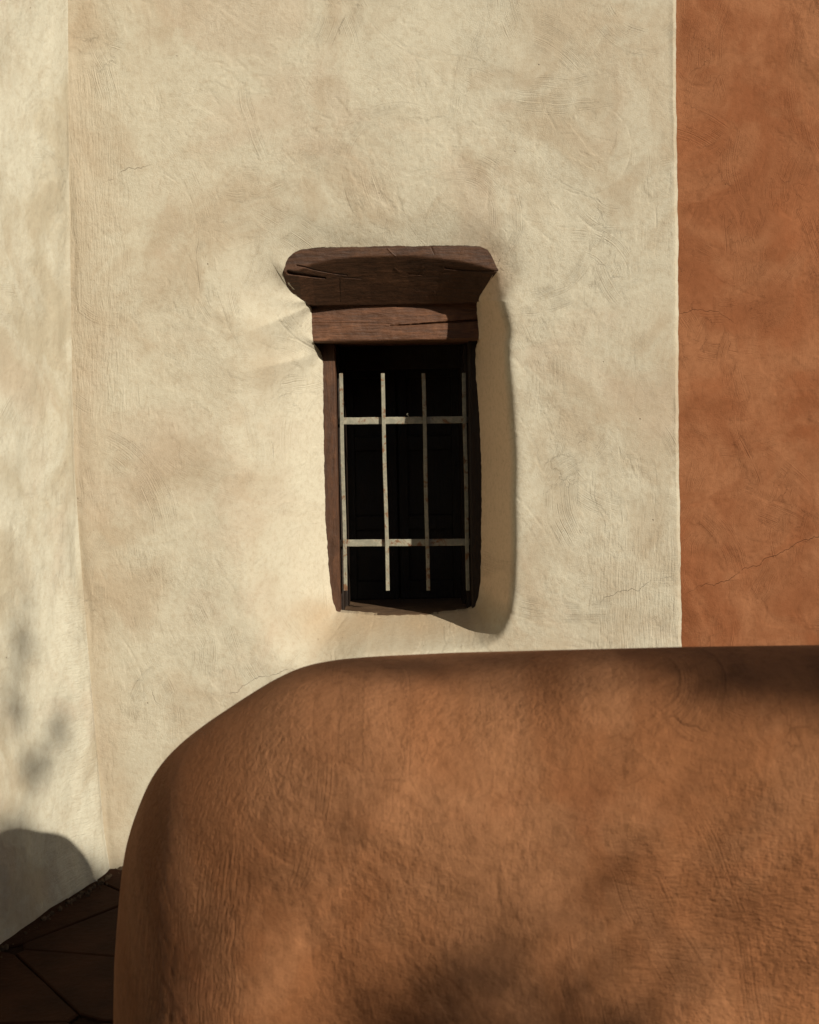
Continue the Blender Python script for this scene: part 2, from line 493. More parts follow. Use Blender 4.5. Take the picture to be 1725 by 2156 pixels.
# corner line between side wall and beige wall (flares out towards the ground)
corner_px = [(140, -300), (143, 0), (146, 400), (152, 800), (158, 1000), (168, 1150), (184, 1350), (203, 1560), (219, 1750), (233, 1838), (236, 1865)]
cz = np.array([at(a, b, YW).z for a, b in corner_px]); cx = np.array([at(a, b, YW).x for a, b in corner_px])
o_ = np.argsort(cz); cz = cz[o_]; cx = cx[o_]
def cornerX(z):
    z = np.asarray(z, float)
    return np.interp(z, cz, cx)
FLOOR_Z = 0.0

# ------------------------------------------------------------------ window wood shapes
Y_LOG, Y_BEAM, Y_JAMB, Y_SILL, Y_BARS = 4.640, 4.87, 4.99, 4.99, 5.07
cres_px = [(560, 574), (601, 573), (628, 570), (655, 556), (708, 546), (775, 540), (858, 538.5), (925, 544), (975, 551), (1011, 559), (1040, 569), (1090, 580)]
cresX = np.array([at(a, b, Y_LOG).x for a, b in cres_px]); cresZ = np.array([at(a, b, Y_LOG).z for a, b in cres_px])
def log_depth(x, z):
    """world Y of the log's face: plain face above the crescent, undercut below"""
    zc = np.interp(x, cresX, cresZ)
    d = zc - z
    k = 0.0022
    return Y_LOG + 1.36 * k * np.logaddexp(0, d / k)

def solve_depth(px, py, fn):
    Y = 4.7
    for _ in range(25):
        p = at(px, py, Y); Y = 0.5 * Y + 0.5 * float(fn(p.x, p.z))
    return at(px, py, Y)

# ------------------------------------------------------------------ beige wall (polar mesh round the window opening)
# outline of the visible wood, clockwise from the left end of the log: (px, py, kind, reveal width, softness)
OUT = [
 (600, 567, 'log', .155, .022), (602, 554, 'log', .145, .020), (607, 543, 'log', .13, .018), (618, 532, 'log', .115, .016), (636, 525, 'log', .10, .014),
 (676, 521, 'log', .10, .013), (730, 520, 'log', .10, .013), (790, 519, 'log', .10, .013), (850, 519, 'log', .10, .013), (910, 518, 'log', .10, .013), (970, 517, 'log', .09, .013),
 (1012, 519, 'log', .08, .014), (1026, 526, 'log', .07, .016), (1035, 537, 'log', .06, .018), (1042, 553, 'log', .06, .020), (1046, 568, 'log', .06, .022), (1038, 583, 'log', .065, .024),
 (1024, 603, 'log', .07, .026), (1006, 631, 'log', .085, .028),
 (1004, 650, 'beam', .09, .027), (1006, 680, 'beam', .09, .027), (1009, 705, 'beam', .09, .027), (1008, 718, 'beam', .09, .027),
 (1002, 735, 'jamb', .10, .028), (1001, 760, 'jamb', .10, .028), (1003, 800, 'jamb', .10, .028), (1008, 850, 'jamb', .10, .028), (1012, 920, 'jamb', .10, .028),
 (1014, 1000, 'jamb', .10, .028), (1014, 1080, 'jamb', .10, .028), (1013, 1160, 'jamb', .10, .028), (1012, 1220, 'jamb', .10, .028), (1008, 1255, 'jamb', .095, .024),
 (1000, 1278, 'jamb', .085, .026), (985, 1286, 'sill', .085, .042), (950, 1290, 'sill', .080, .042), (900, 1294, 'sill', .080, .042), (850, 1296, 'sill', .080, .042),
 (800, 1296, 'sill', .080, .042), (760, 1293, 'sill', .09, .045), (725, 1290, 'sill', .13, .05), (709, 1286, 'sill', .17, .06),
 (702, 1268, 'jamb', .22, .07), (696, 1230, 'jamb', .24, .075), (691, 1180, 'jamb', .24, .075), (686, 1100, 'jamb', .24, .075), (683, 1000, 'jamb', .24, .075),
 (682, 900, 'jamb', .24, .075), (681, 820, 'jamb', .24, .075), (680, 757, 'jamb', .22, .07), (676, 742, 'jamb', .21, .06),
 (660, 722, 'beam', .19, .055), (657, 700, 'beam', .18, .05), (657, 670, 'beam', .18, .05), (657, 648, 'beam', .18, .05),
 (648, 638, 'log', .19, .04), (633, 629, 'log', .185, .035), (620, 621, 'log', .18, .032), (610, 611, 'log', .175, .03), (603, 600, 'log', .17, .026), (600, 584, 'log', .165, .024),
]
depth_of = {'beam': Y_BEAM, 'jamb': Y_JAMB, 'sill': Y_SILL}
o3, oW, oK = [], [], []
for (px, py, kd, wd, sf) in OUT:
    p = solve_depth(px, py, log_depth) if kd == 'log' else at(px, py, depth_of[kd])
    o3.append(p); oW.append(wd); oK.append(sf)
o3 = np.array([p[:] for p in o3]); oW = np.array(oW); oK = np.array(oK)
def closed_resample(A, n):
    """resample closed polyline by arclength with light smoothing"""
    A2 = np.concatenate([A, A[:1]], 0)
    seg = np.linalg.norm(np.diff(A2[:, :3], axis=0), axis=1)
    s = np.concatenate([[0], np.cumsum(seg)])
    t = np.linspace(0, s[-1], n, endpoint=False)
    return np.stack([np.interp(t, s, A2[:, k]) for k in range(A2.shape[1])], 1)
NC = 1650
Ring = closed_resample(np.concatenate([o3, oW[:, None], oK[:, None]], 1), NC)
def csmooth(a, w):
    k = np.hanning(2 * w + 3)[1:-1]; k /= k.sum()
    return np.convolve(np.concatenate([a[-w * 2:], a, a[:w * 2]]), k, 'same')[w * 2:-w * 2]
for k in (0, 2): Ring[:, k] = csmooth(Ring[:, k], 3)
Ring[:, 1] = csmooth(Ring[:, 1], 5)
for k in (3, 4): Ring[:, k] = csmooth(Ring[:, k], 25)
# ragged plaster edge
rg = fbm(np.stack([Ring[:, 0], Ring[:, 2], np.zeros(NC)], 1), 22, 4, 0.6, 5.0)
cxw, czw = 0.5 * (Ring[:, 0].min() + Ring[:, 0].max()), 0.5 * (Ring[:, 2].min() + Ring[:, 2].max())
# outward directions: mix of the local normal and a rounded-rectangle target
tx = np.roll(Ring[:, 0], -8) - np.roll(Ring[:, 0], 8); tz = np.roll(Ring[:, 2], -8) - np.roll(Ring[:, 2], 8)
nx, nz = -tz, tx
ln = np.hypot(nx, nz); nx /= ln; nz /= ln
if np.mean(nx * (Ring[:, 0] - cxw) + nz * (Ring[:, 2] - czw)) < 0: nx, nz = -nx, -nz
for w_ in (40,):
    nx = csmooth(nx, w_); nz = csmooth(nz, w_)
ln = np.hypot(nx, nz); nx /= ln; nz /= ln
rgx, rgz = nx * rg * 0.0035, nz * rg * 0.0035
Z_TOP, Z_BOT = 3.5, -0.06
XL, XR = -1.3, Xe
eb_px = [(1424, -400), (1425, 0), (1425, 200), (1429, 500), (1430, 900), (1433, 1100), (1437, 1363), (1441, 1600), (1450, 2100)]
ebz = np.array([at(a, b, YW).z for a, b in eb_px])[::-1]; ebx = np.array([at(a, b, YW).x for a, b in eb_px])[::-1]
def edgeX(z):
    z = np.asarray(z, float)
    return np.interp(z, ebz, ebx) + 0.0030 * f2(z, z * 0, 11, 5, 0.65, 3.0)
# outer target on the wall rectangle, matched by angle order around the window
ang = np.unwrap(np.arctan2(Ring[:, 2] - czw, Ring[:, 0] - cxw))
sgn = 1.0 if ang[-1] > ang[0] else -1.0
lin_ = ang[0] + sgn * 2 * math.pi * np.arange(NC) / NC
resid = csmooth(ang - lin_, 110)
step_ = np.diff(np.concatenate([lin_ + resid, [lin_[0] + resid[0] + sgn * 2 * math.pi]])) * sgn
step_ = np.maximum(step_, 0.40 * 2 * math.pi / NC)
step_ *= 2 * math.pi / step_.sum()
ang = lin_[0] + resid[0] + sgn * np.concatenate([[0], np.cumsum(step_)[:-1]])
def rect_hit(a):
    dx, dz = np.cos(a), np.sin(a)
    tt = np.full(a.shape, 1e9)
    for (num, den) in (((1 - cxw), dx), ((-1 - cxw), dx), ((Z_TOP - czw), dz), ((Z_BOT - czw), dz)):
        q = np.where(np.abs(den) > 1e-9, num / np.where(np.abs(den) > 1e-9, den, 1), -1)
        tt = np.where((q > 1e-6) & (q < tt), q, tt)
    return cxw + dx * tt, czw + dz * tt
# outer x stored in -1..1 (left border .. right border)
oxn, ozn = rect_hit(ang)
# snap the nearest samples to the rectangle corners
for cxn, czn in ((-1, Z_TOP), (1, Z_TOP), (-1, Z_BOT), (1, Z_BOT)):
    j = np.argmin((oxn - cxn) ** 2 + (ozn - czn) ** 2); oxn[j] = cxn; ozn[j] = czn
oX = np.where(oxn > 0.9999, edgeX(ozn), np.where(oxn < -0.9999, cornerX(ozn), 0))
mid = (np.abs(oxn) <= 0.9999)
lo = cornerX(ozn)
oX = np.where(mid, lo + (oxn + 1) / 2 * (XR - lo), oX)
MARG = 0.40
hw_, hh_ = 0.5 * (Ring[:, 0].max() - Ring[:, 0].min()) + 0.34, 0.5 * (Ring[:, 2].max() - Ring[:, 2].min()) + 0.34
ca_, sa_ = np.cos(ang), np.sin(ang)
rr_ = (np.abs(ca_ / hw_) ** 3.2 + np.abs(sa_ / hh_) ** 3.2) ** (-1 / 3.2)
mX = cxw + ca_ * rr_; mZ = czw + sa_ * rr_
mdist = np.hypot(mX - Ring[:, 0], mZ - Ring[:, 2])
# radial samples
tA = np.linspace(0, 1, 110) ** 1.1
tB = np.linspace(0, 1, 300)[1:]
rows = []
D0 = Ring[:, 1] - YW
def reveal_depth(dist):
    k = Ring[:, 4]; u = D0 * (1 - dist / Ring[:, 3]) / k
    s0 = np.log1p(np.exp(np.clip(D0 / k, -40, 40)))
    return D0 * np.log1p(np.exp(np.clip(u, -40, 40))) / s0
def to_wall(X, Z):
    P = np.stack([X, np.zeros_like(X), Z], 1)
    return 0.012 * fbm(P, 1.3, 3, 0.5, 2.0) + 0.0015 * fbm(P, 6.5, 3, 0.5, 9.0)
# hidden lip running back behind the wood face
rows.append(np.stack([Ring[:, 0] + rgx, Ring[:, 1] + 0.06, Ring[:, 2] + rgz], 1))
rows.append(np.stack([Ring[:, 0] + rgx, Ring[:, 1] + 0.004, Ring[:, 2] + rgz], 1))
def local_params(X, Z):
    """recess depth, reveal width and softness as smooth functions of the place on the wall"""
    sub = Ring if np.hypot(X[0] - Ring[0, 0], Z[0] - Ring[0, 2]) < 0.075 else Ring[::5]
    d2 = (X[:, None] - sub[None, :, 0]) ** 2 + (Z[:, None] - sub[None, :, 2]) ** 2
    dm = np.sqrt(d2.min(1))
    sg = 0.005 + 0.55 * dm
    w_ = np.exp(-(d2 - (dm ** 2)[:, None]) / (2 * sg ** 2)[:, None])
    w_ /= w_.sum(1, keepdims=True)
    return dm, w_ @ (sub[:, 1] - YW), w_ @ sub[:, 3], w_ @ sub[:, 4]
def reveal_fn(dist, D, W, k):
    u = D * (1 - dist / W) / k
    s0 = np.log1p(np.exp(np.clip(D / k, -40, 40)))
    return D * np.log1p(np.exp(np.clip(u, -40, 40))) / s0
recess = []
for t in tA:
    fr = math.exp(-t * MARG / 0.006)
    X = Ring[:, 0] + (mX - Ring[:, 0]) * t; Z = Ring[:, 2] + (mZ - Ring[:, 2]) * t
    if t == 0: dm, Dp, Wp, kp = 0 * X, Ring[:, 1] - YW, Ring[:, 3], Ring[:, 4]
    else: dm, Dp, Wp, kp = local_params(X, Z)
    und = to_wall(X, Z) * min(1, t / 0.35)
    rv = reveal_fn(dm, Dp, Wp, kp)
    rows.append(np.stack([X + rgx * fr, YW + rv + und, Z + rgz * fr], 1))
    recess.append(rv)
far = np.hypot(oX - mX, ozn - mZ)
for t in tB:
    X = mX + (oX - mX) * t; Z = mZ + (ozn - mZ) * t
    dist = dm + t * far
    fade = 1 - sstep(0.93, 1.0, t) * (np.abs(oxn) > 0.99)
    rows.append(np.stack([X, YW + reveal_fn(np.minimum(dist, 1.2), Dp, Wp, kp) * (1 - sstep(0, 0.3, t)) + to_wall(X, Z) * (fade if np.ndim(fade) else 1), Z], 1))
V = np.stack(rows, 0)
V[..., 1] += 0.007 * sstep(0.014, 0.0, np.abs(edgeX(V[..., 2]) - V[..., 0]))     # rounded rim beside the orange coat
nrm = grid_normals(V, True)
fx, fz = V[..., 0], V[..., 2]
c_, h_, acr, msk, cd2, cw2 = surface_fields(fx, fz, PAL_BEIGE, 2.0, 430, (-1.3, 1.1, 0.5, 3.4), 0.85, CR_BEIGE, strong=0.22, lightbias=0.20)
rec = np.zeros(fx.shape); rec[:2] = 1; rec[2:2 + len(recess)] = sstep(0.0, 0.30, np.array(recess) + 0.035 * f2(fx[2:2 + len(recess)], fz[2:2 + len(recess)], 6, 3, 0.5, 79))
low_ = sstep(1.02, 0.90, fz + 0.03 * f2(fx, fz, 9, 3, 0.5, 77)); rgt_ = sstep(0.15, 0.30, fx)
dust_shade = np.clip(rec * 0.85 * low_, 0, 1) * (0.75 + 0.35 * f2(fx, fz, 7, 4, 0.6, 78))  # darker tan of a sill tilted from the sun, painted into the colour
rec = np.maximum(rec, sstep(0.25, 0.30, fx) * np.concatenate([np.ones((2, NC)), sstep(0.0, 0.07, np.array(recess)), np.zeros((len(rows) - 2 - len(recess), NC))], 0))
rec_bounce = rec * (1 - low_) * (0.62 + 0.25 * sstep(0.22, 0.30, fx))  # lighter plaster tone that paints bounce light into the recess
warm_bounce = sstep(0.22, 0.30, fx)[..., None]  # right reveal: warm bounce tint put into the colour
c_ = c_ * (1 - rec_bounce[..., None]) + (np.array([0.49, 0.447, 0.345]) * (1 - warm_bounce) + np.array([0.60, 0.44, 0.30]) * warm_bounce) * rec_bounce[..., None]
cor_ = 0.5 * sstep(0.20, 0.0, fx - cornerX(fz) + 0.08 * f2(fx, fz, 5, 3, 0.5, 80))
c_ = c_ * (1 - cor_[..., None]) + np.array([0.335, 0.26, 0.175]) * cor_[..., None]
c_ = c_ * (1 - dust_shade[..., None]) + np.array([0.36, 0.265, 0.165]) * dust_shade[..., None]
fadein = sstep(0.0, 0.05, (np.arange(len(rows)) - 2) / 110 * MARG)[:, None]
edgefade = sstep(0.0, 0.02, np.abs(edgeX(fz) - fx)) * sstep(0.0, 0.02, np.abs(cornerX(fz) - fx))
V = V + nrm * (h_ * (0.15 + 0.85 * fadein) * edgefade)[..., None]
F = grid_faces(len(rows), NC, wrap=True)
V = V.reshape(-1, 3)
def face_dir(V, F):
    n = np.cross(V[F[:, 1]] - V[F[:, 0]], V[F[:, 2]] - V[F[:, 0]]); return n[:, 1].sum()
if face_dir(V, F) > 0: F = F[:, ::-1]
nv = len(V)
X1 = float(edgeX(3.5))
extra_v = [(float(cornerX(3.5)), YW, 3.5), (X1, YW, 3.5), (X1, YW, 4.5), (float(cornerX(3.5)), YW, 4.5), (X1, YW + 0.85, 4.5), (float(cornerX(3.5)), YW + 0.85, 4.5)]
V = np.concatenate([V, np.array(extra_v)], 0)
F = np.concatenate([F, np.array([[nv, nv + 1, nv + 2, nv + 3], [nv + 3, nv + 2, nv + 4, nv + 5]])], 0)
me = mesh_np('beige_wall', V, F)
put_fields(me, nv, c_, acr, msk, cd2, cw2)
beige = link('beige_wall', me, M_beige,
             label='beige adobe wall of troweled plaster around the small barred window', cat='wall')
# dark room behind the window
rm = MB()
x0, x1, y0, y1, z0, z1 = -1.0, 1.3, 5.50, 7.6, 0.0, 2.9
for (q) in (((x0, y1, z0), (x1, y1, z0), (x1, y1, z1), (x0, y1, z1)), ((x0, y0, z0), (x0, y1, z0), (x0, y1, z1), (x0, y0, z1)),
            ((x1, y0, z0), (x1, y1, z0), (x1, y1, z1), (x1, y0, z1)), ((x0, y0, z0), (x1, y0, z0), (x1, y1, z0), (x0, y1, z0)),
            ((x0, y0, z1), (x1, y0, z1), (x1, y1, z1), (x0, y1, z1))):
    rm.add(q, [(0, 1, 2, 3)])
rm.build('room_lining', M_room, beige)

# ------------------------------------------------------------------ orange wall
us = np.concatenate([np.linspace(0, 0.8, 190), np.linspace(0.82, 2.6, 50)])
zs = np.concatenate([np.linspace(-0.06, 0.7, 40), np.linspace(0.705, 3.4, 620), np.linspace(3.42, 4.5, 40)])
UU, ZZ = np.meshgrid(us, zs)
XX = edgeX(ZZ) - 0.003 + UU
c_, h_, acr, msk, cd2, cw2 = surface_fields(XX, ZZ, PAL_ORANGE, 5.0, 300, (0.95, 2.0, 0.5, 3.4), 0.95, CR_ORANGE, strong=0.35, vertical=0.35)
P_ = np.stack([XX, np.zeros_like(XX), ZZ], -1)
YY = YW + 0.010 + (0.012 * fbm(P_, 1.6, 3, 0.5, 31.0) - h_) * sstep(0, 0.06, UU)
Vo = np.stack([XX, YY, ZZ], -1).reshape(-1, 3); OF = grid_faces(len(zs), len(us)); nvo = len(Vo)
if face_dir(Vo, OF) > 0: OF = OF[:, ::-1]
Vo = np.concatenate([Vo, [(Xe, YW + 0.01, 4.5), (3.6, YW + 0.01, 4.5), (3.6, YW + .85, 4.5), (Xe, YW + .85, 4.5)]], 0)
OF = np.concatenate([OF, [[nvo, nvo + 1, nvo + 2, nvo + 3]]], 0)
me = mesh_np('orange_wall', Vo, OF); put_fields(me, nvo, c_, acr, msk, cd2, cw2)
link('orange_wall', me, M_orange,
     label='burnt orange adobe wall with brushed swirls to the right of the beige wall', cat='wall')

# ------------------------------------------------------------------ side wall on the left
base0 = on_floor(235, 1838); base1 = on_floor(0, 2000)
dirL = (base1 - base0); dirL.z = 0; dirL.normalize()
nL = Vector((-dirL.y, dirL.x, 0))
if nL.x < 0: nL = -nL
ss = np.concatenate([np.linspace(0, 1.0, 200), np.linspace(1.02, 2.6, 60)])
zs = np.concatenate([np.linspace(-0.06, 3.4, 640), np.linspace(3.43, 4.5, 40)])
SS, ZZ = np.meshgrid(ss, zs)
cX = cornerX(ZZ)
P0 = np.stack([cX + dirL.x * SS, YW + dirL.y * SS, ZZ], -1)
und = 0.020 * fbm(P0 * np.array([1, 1, 0.45]), 3.2, 3, 0.5, 4.0) + 0.005 * fbm(P0 * np.array([1, 1, .6]), 9, 4, 0.55, 8.0)
# rounded rib running down just beside the corner, and a fillet into the corner
und += 0.006 * np.exp(-((SS - 0.10) / 0.06) ** 2)
c_, h_, acr, msk, cd2, cw2 = surface_fields(SS, ZZ, PAL_SIDE, 9.0, 170, (0, 1.1, 0.0, 3.4), 0.8, (), strong=0.12, vertical=0.7)
und += h_
und *= sstep(0, 0.03, SS)
P0[..., 0] += nL.x * und; P0[..., 1] += nL.y * und
SV = P0.reshape(-1, 3); SF = grid_faces(len(zs), len(ss))
nvs = len(SV)
e = base0 + dirL * 2.6
SV = np.concatenate([SV, [(cornerX(4.5), YW, 4.5), (e.x + (cornerX(4.5) - base0.x), e.y, 4.5), (e.x - 1.2, e.y, 4.5), (cornerX(4.5) - 1.2, YW, 4.5)]], 0)
SF = np.concatenate([SF, [[nvs, nvs + 1, nvs + 2, nvs + 3]]], 0)
me = mesh_np('side_wall', SV, SF); put_fields(me, nvs, c_, acr, msk, cd2, cw2)
link('side_wall', me, M_side,
     label='cream plaster side wall at the left edge, meeting the window wall in a corner', cat='wall')

# ------------------------------------------------------------------ foreground low wall
sil = [(236, 2500), (237, 2300), (238.3, 2156), (240.6, 2027), (247, 1938), (256, 1840), (265, 1783), (280.5, 1729), (296, 1689), (312, 1651), (331, 1620), (356, 1589),
       (389, 1558), (431.7, 1525), (480.6, 1492), (529.5, 1460), (574, 1433), (618, 1411), (658, 1398), (716, 1388), (792, 1382), (958, 1374), (1040, 1372), (1240, 1367), (1437, 1362), (1725, 1358), (2200, 1352), (2700, 1346)]
sl_ = np.array(sil, float)
seg = np.concatenate([[0], np.cumsum(np.hypot(np.diff(sl_[:, 0]), np.diff(sl_[:, 1])))])
NA = 900
ta = np.linspace(0, seg[-1], NA)
su = np.interp(ta, seg, sl_[:, 0]); sv = np.interp(ta, seg, sl_[:, 1])
kern = np.hanning(23); kern /= kern.sum()
def osm(a):
    e0 = 2 * a[0] - a[11:0:-1]; e1 = 2 * a[-1] - a[-2:-13:-1]
    return np.convolve(np.concatenate([e0, a, e1]), kern, 'valid')
su, sv = osm(su), osm(sv)
topness = sstep(1650, 1400, sv) if False else 1 - sstep(1400, 1680, sv)
Yr = np.interp(su, [240, 350, 600, 740, 870, 1040, 1220, 1500, 2900], [2.84, 2.82, 2.70, 2.70, 2.76, 2.70, 2.50, 2.44, 2.42])
Yr = np.convolve(np.pad(Yr, 20, mode='edge'), np.hanning(41) / np.hanning(41).sum(), 'valid')
K = np.array([at(u, v, y)[:] for u, v, y in zip(su, sv, Yr)])
K[:, 2] = np.maximum(K[:, 2], -0.1) if False else K[:, 2]
# inward normal of the arch in XZ
tx = np.gradient(K[:, 0]); tz = np.gradient(K[:, 2])
inx, inz = tz, -tx
ln = np.hypot(inx, inz); inx, inz = inx / ln, inz / ln
if inz[-50] > 0: inx, inz = -inx, -inz
kk = np.hanning(241); kk /= kk.sum()
def osm2(a):
    return np.convolve(np.pad(a, 120, mode='edge'), kk, 'valid')
inx, inz = osm2(inx), osm2(inz)
YF = np.interp(su, [240, 700, 1300, 2900], [2.34, 2.28, 2.20, 2.16])
Rin = 0.40 - 0.09 * topness
back = np.interp(su, [600, 850, 1000, 1200], [0.30, 0.26, 0.18, 0.10])
rows = []
# back part, rounding down towards the building
for th in np.linspace(math.pi / 2, 0, 46)[:-1]:
    ins = 0.34 * (1 - math.cos(th) ** 0.9)
    Y = Yr + back * math.sin(th)
    lift = 0.02 * math.sin(th)
    Q = np.stack([K[:, 0], Y, K[:, 2] - 0.186 * (Y - Yr) * topness], 1)
    Q[:, 0] += inx * ins; Q[:, 2] += inz * ins
    rows.append(Q)
NB = len(rows)
p = 2.0 + 0.15 * topness
for th in np.linspace(0, math.pi / 2, 130):
    c1 = np.cos(th) ** (2 / p); s1 = np.sin(th) ** (2 / p)
    ins = Rin * (1 - c1)
    # the first stretch leaves along the line of sight, so the rim stays inside the outline
    Y = Yr + (YF - Yr) * s1 - 0.10 * s1 * sstep(0, 1, (K[:, 2].max() - 0.05 - (K[:, 2] + inz * ins)) / 1.1)
    scl = Y / Yr
    ty = np.clip(s1, 0, 1)
    mixv = (1 - ty * 0.35)
    Q = np.stack([K[:, 0] * (scl * mixv + (1 - mixv)), Y, CAMH + (K[:, 2] - CAMH) * (scl * mixv + (1 - mixv))], 1)
    Q[:, 0] += inx * ins; Q[:, 2] += inz * ins
    rows.append(Q)
Fr = rows[-1].copy()
arc = np.concatenate([[0], np.cumsum(np.hypot(np.diff(Fr[:, 0]), np.diff(Fr[:, 2])))]); arc /= arc[-1]
Qx = Fr[0, 0] + arc * (Fr[-1, 0] - Fr[0, 0])
for t in np.linspace(0, 1, 260)[1:]:
    X = Fr[:, 0] + (Qx - Fr[:, 0]) * t
    Z = Fr[:, 2] + (-0.05 - Fr[:, 2]) * t
    bat = lambda z_: 0.10 * sstep(0, 1, (K[:, 2].max() - 0.05 - z_) / 1.1)
    Y = Fr[:, 1] + bat(Fr[:, 2]) - bat(Z)
    rows.append(np.stack([X, Y, Z], 1))
V = np.stack(rows, 0)
# undulations by hand-smoothed adobe
ribidx = np.arange(len(rows))[:, None]
amp = (0.036 * fbm(V * np.array([1, 0.3, 1]), 2.4, 2, 0.45, 6.0) + 0.0045 * fbm(V, 9, 3, 0.55, 3.0)) * sstep(NB + 35, NB + 128, ribidx)
V[..., 1] -= amp
c_, h_, acr, msk, cd2, cw2 = surface_fields(V[..., 0] , V[..., 2] - 0.6 * (V[..., 1] - 2.3), PAL_TERRA, 13.0, 300, (-0.8, 1.2, -0.3, 1.4), 0.6, (), strong=0.12)
V[..., 1] -= h_ * sstep(NB + 10, NB + 60, ribidx)
FV = V.reshape(-1, 3); FF = grid_faces(len(rows), NA)
if face_dir(FV, FF) > 0: FF = FF[:, ::-1]
# close the far end
ncv = len(FV); cen = V[0].mean(0); cen[2] = 0.2
FV = np.concatenate([FV, [cen]], 0)
me = mesh_np('low_wall', FV, FF); put_fields(me, ncv, c_, acr, msk, cd2, cw2)
link('low_wall', me, M_terra, label='thick rounded terracotta adobe wall filling the foreground', cat='wall')

# ------------------------------------------------------------------ window
win = link('barred_window', None, label='small deep set window with dark wooden lintel and a grille of rusty flat bars', cat='window')
# --- log lintel
xs = np.arange(-0.56, 0.44, 0.0022)
ztop = at(860, 500, Y_LOG).z; zbot = at(860, 641, 4.87).z
zs = np.linspace(ztop, zbot, 150)
X, Z = np.meshgrid(xs, zs)
Y = log_depth(X, Z)
def seg_dist(X, Z, pts):
    d = np.full(X.shape, 9.0); tpar = np.zeros(X.shape)
    L = len(pts) - 1
    for i in range(L):
        ax, az = pts[i]; bx, bz = pts[i + 1]
        ux, uz = bx - ax, bz - az
        t = np.clip(((X - ax) * ux + (Z - az) * uz) / (ux * ux + uz * uz), 0, 1)
        q = np.hypot(X - ax - ux * t, Z - az - uz * t)
        tpar = np.where(q < d, (i + t) / L, tpar); d = np.minimum(d, q)
    return d, tpar
def zc2px(zx, zy): return ((600 + zx / 2.875) / 1.0435, (500 + zy / 2.875) / 1.0435)
def crack_xy(zpts, fn=None, Yc=None):
    r = []
    for a, b in zpts:
        p = solve_depth(*zc2px(a, b), fn) if fn else at(*zc2px(a, b), Yc)
        r.append((p.x, p.z))
    return r
# the ends of the log round away into the plaster
lg = [(p_, q_) for (p_, q_, kd_, a_, b_) in OUT if kd_ == 'log']
lw_ = np.array([solve_depth(p_, q_, log_depth)[:] for p_, q_ in lg if p_ < 845]); rw_ = np.array([solve_depth(p_, q_, log_depth)[:] for p_, q_ in lg if p_ > 845])
def side_of(A):
    o = np.argsort(A[:, 2]); return A[o, 2], A[o, 0]
lz_, lx_ = side_of(lw_); rz_, rx_ = side_of(rw_)
over_l = np.maximum(0, np.interp(Z, lz_, lx_) - X - 0.002); over_r = np.maximum(0, X - np.interp(Z, rz_, rx_) - 0.006)
Y = Y + 1.0 * (over_l + over_r)
Pn = np.stack([X, np.zeros_like(X), Z], -1)
Y = Y + 0.0025 * fbm(Pn, 7, 4, 0.5, 2.0) + 0.0010 * fbm(Pn * np.array([1, 1, 6]), 14, 3, 0.6, 7.0)
for pts, wdt, dep in ([(96, 281), (160, 292), (260, 306), (330, 316)], .0055, .020), ([(150, 238), (260, 265), (380, 288), (470, 300)], .0022, .007), \
                     ([(440, 312), (560, 322)], .002, .004), ([(860, 290), (960, 297)], .0025, .005), ([(1090, 252), (1200, 266), (1330, 272), (1420, 276)], .003, .009), \
                     ([(420, 330), (425, 470)], .0018, .003), ([(770, 255), (800, 285)], .002, -.003), ([(1018, 400), (1035, 455)], .002, -.003), \
                     ([(725, 135), (755, 165), (775, 180)], .0022, -.003), ([(1000, 125), (1020, 170)], .0022, .004), ([(945, 245), (950, 275)], .0018, -.002):
    d, tp = seg_dist(X, Z, crack_xy(pts, log_depth))
    wv = wdt * (0.6 + 0.8 * (1 - tp))
    Y = Y + dep * np.clip(1 - d / wv, 0, 1) ** 0.7
LV = np.stack([X, Y, Z], -1)
nr, nc = X.shape
LVf = LV.reshape(-1, 3); LF = grid_faces(nr, nc)
# underside and top run back
b0 = len(LVf)
under = np.stack([xs, np.full(nc, 5.7), np.full(nc, zbot)], 1); over = np.stack([xs, np.full(nc, 5.7), np.full(nc, ztop)], 1)
LVf = np.concatenate([LVf, under, over], 0)
last = (nr - 1) * nc + np.arange(nc)
fu = np.stack([last[:-1], last[1:], b0 + np.arange(1, nc), b0 + np.arange(nc - 1)], 1)
fo = np.stack([np.arange(nc - 1), b0 + nc + np.arange(nc - 1), b0 + nc + np.arange(1, nc), np.arange(1, nc)], 1)
LF = np.concatenate([LF, fu, fo], 0)
if face_dir(LVf, LF[:nr * 100]) > 0: LF = LF[:, ::-1]
lintel = link('lintel', mesh_np('lintel', LVf, LF), M_wood, win, label='hewn log lintel with an undercut lower face')
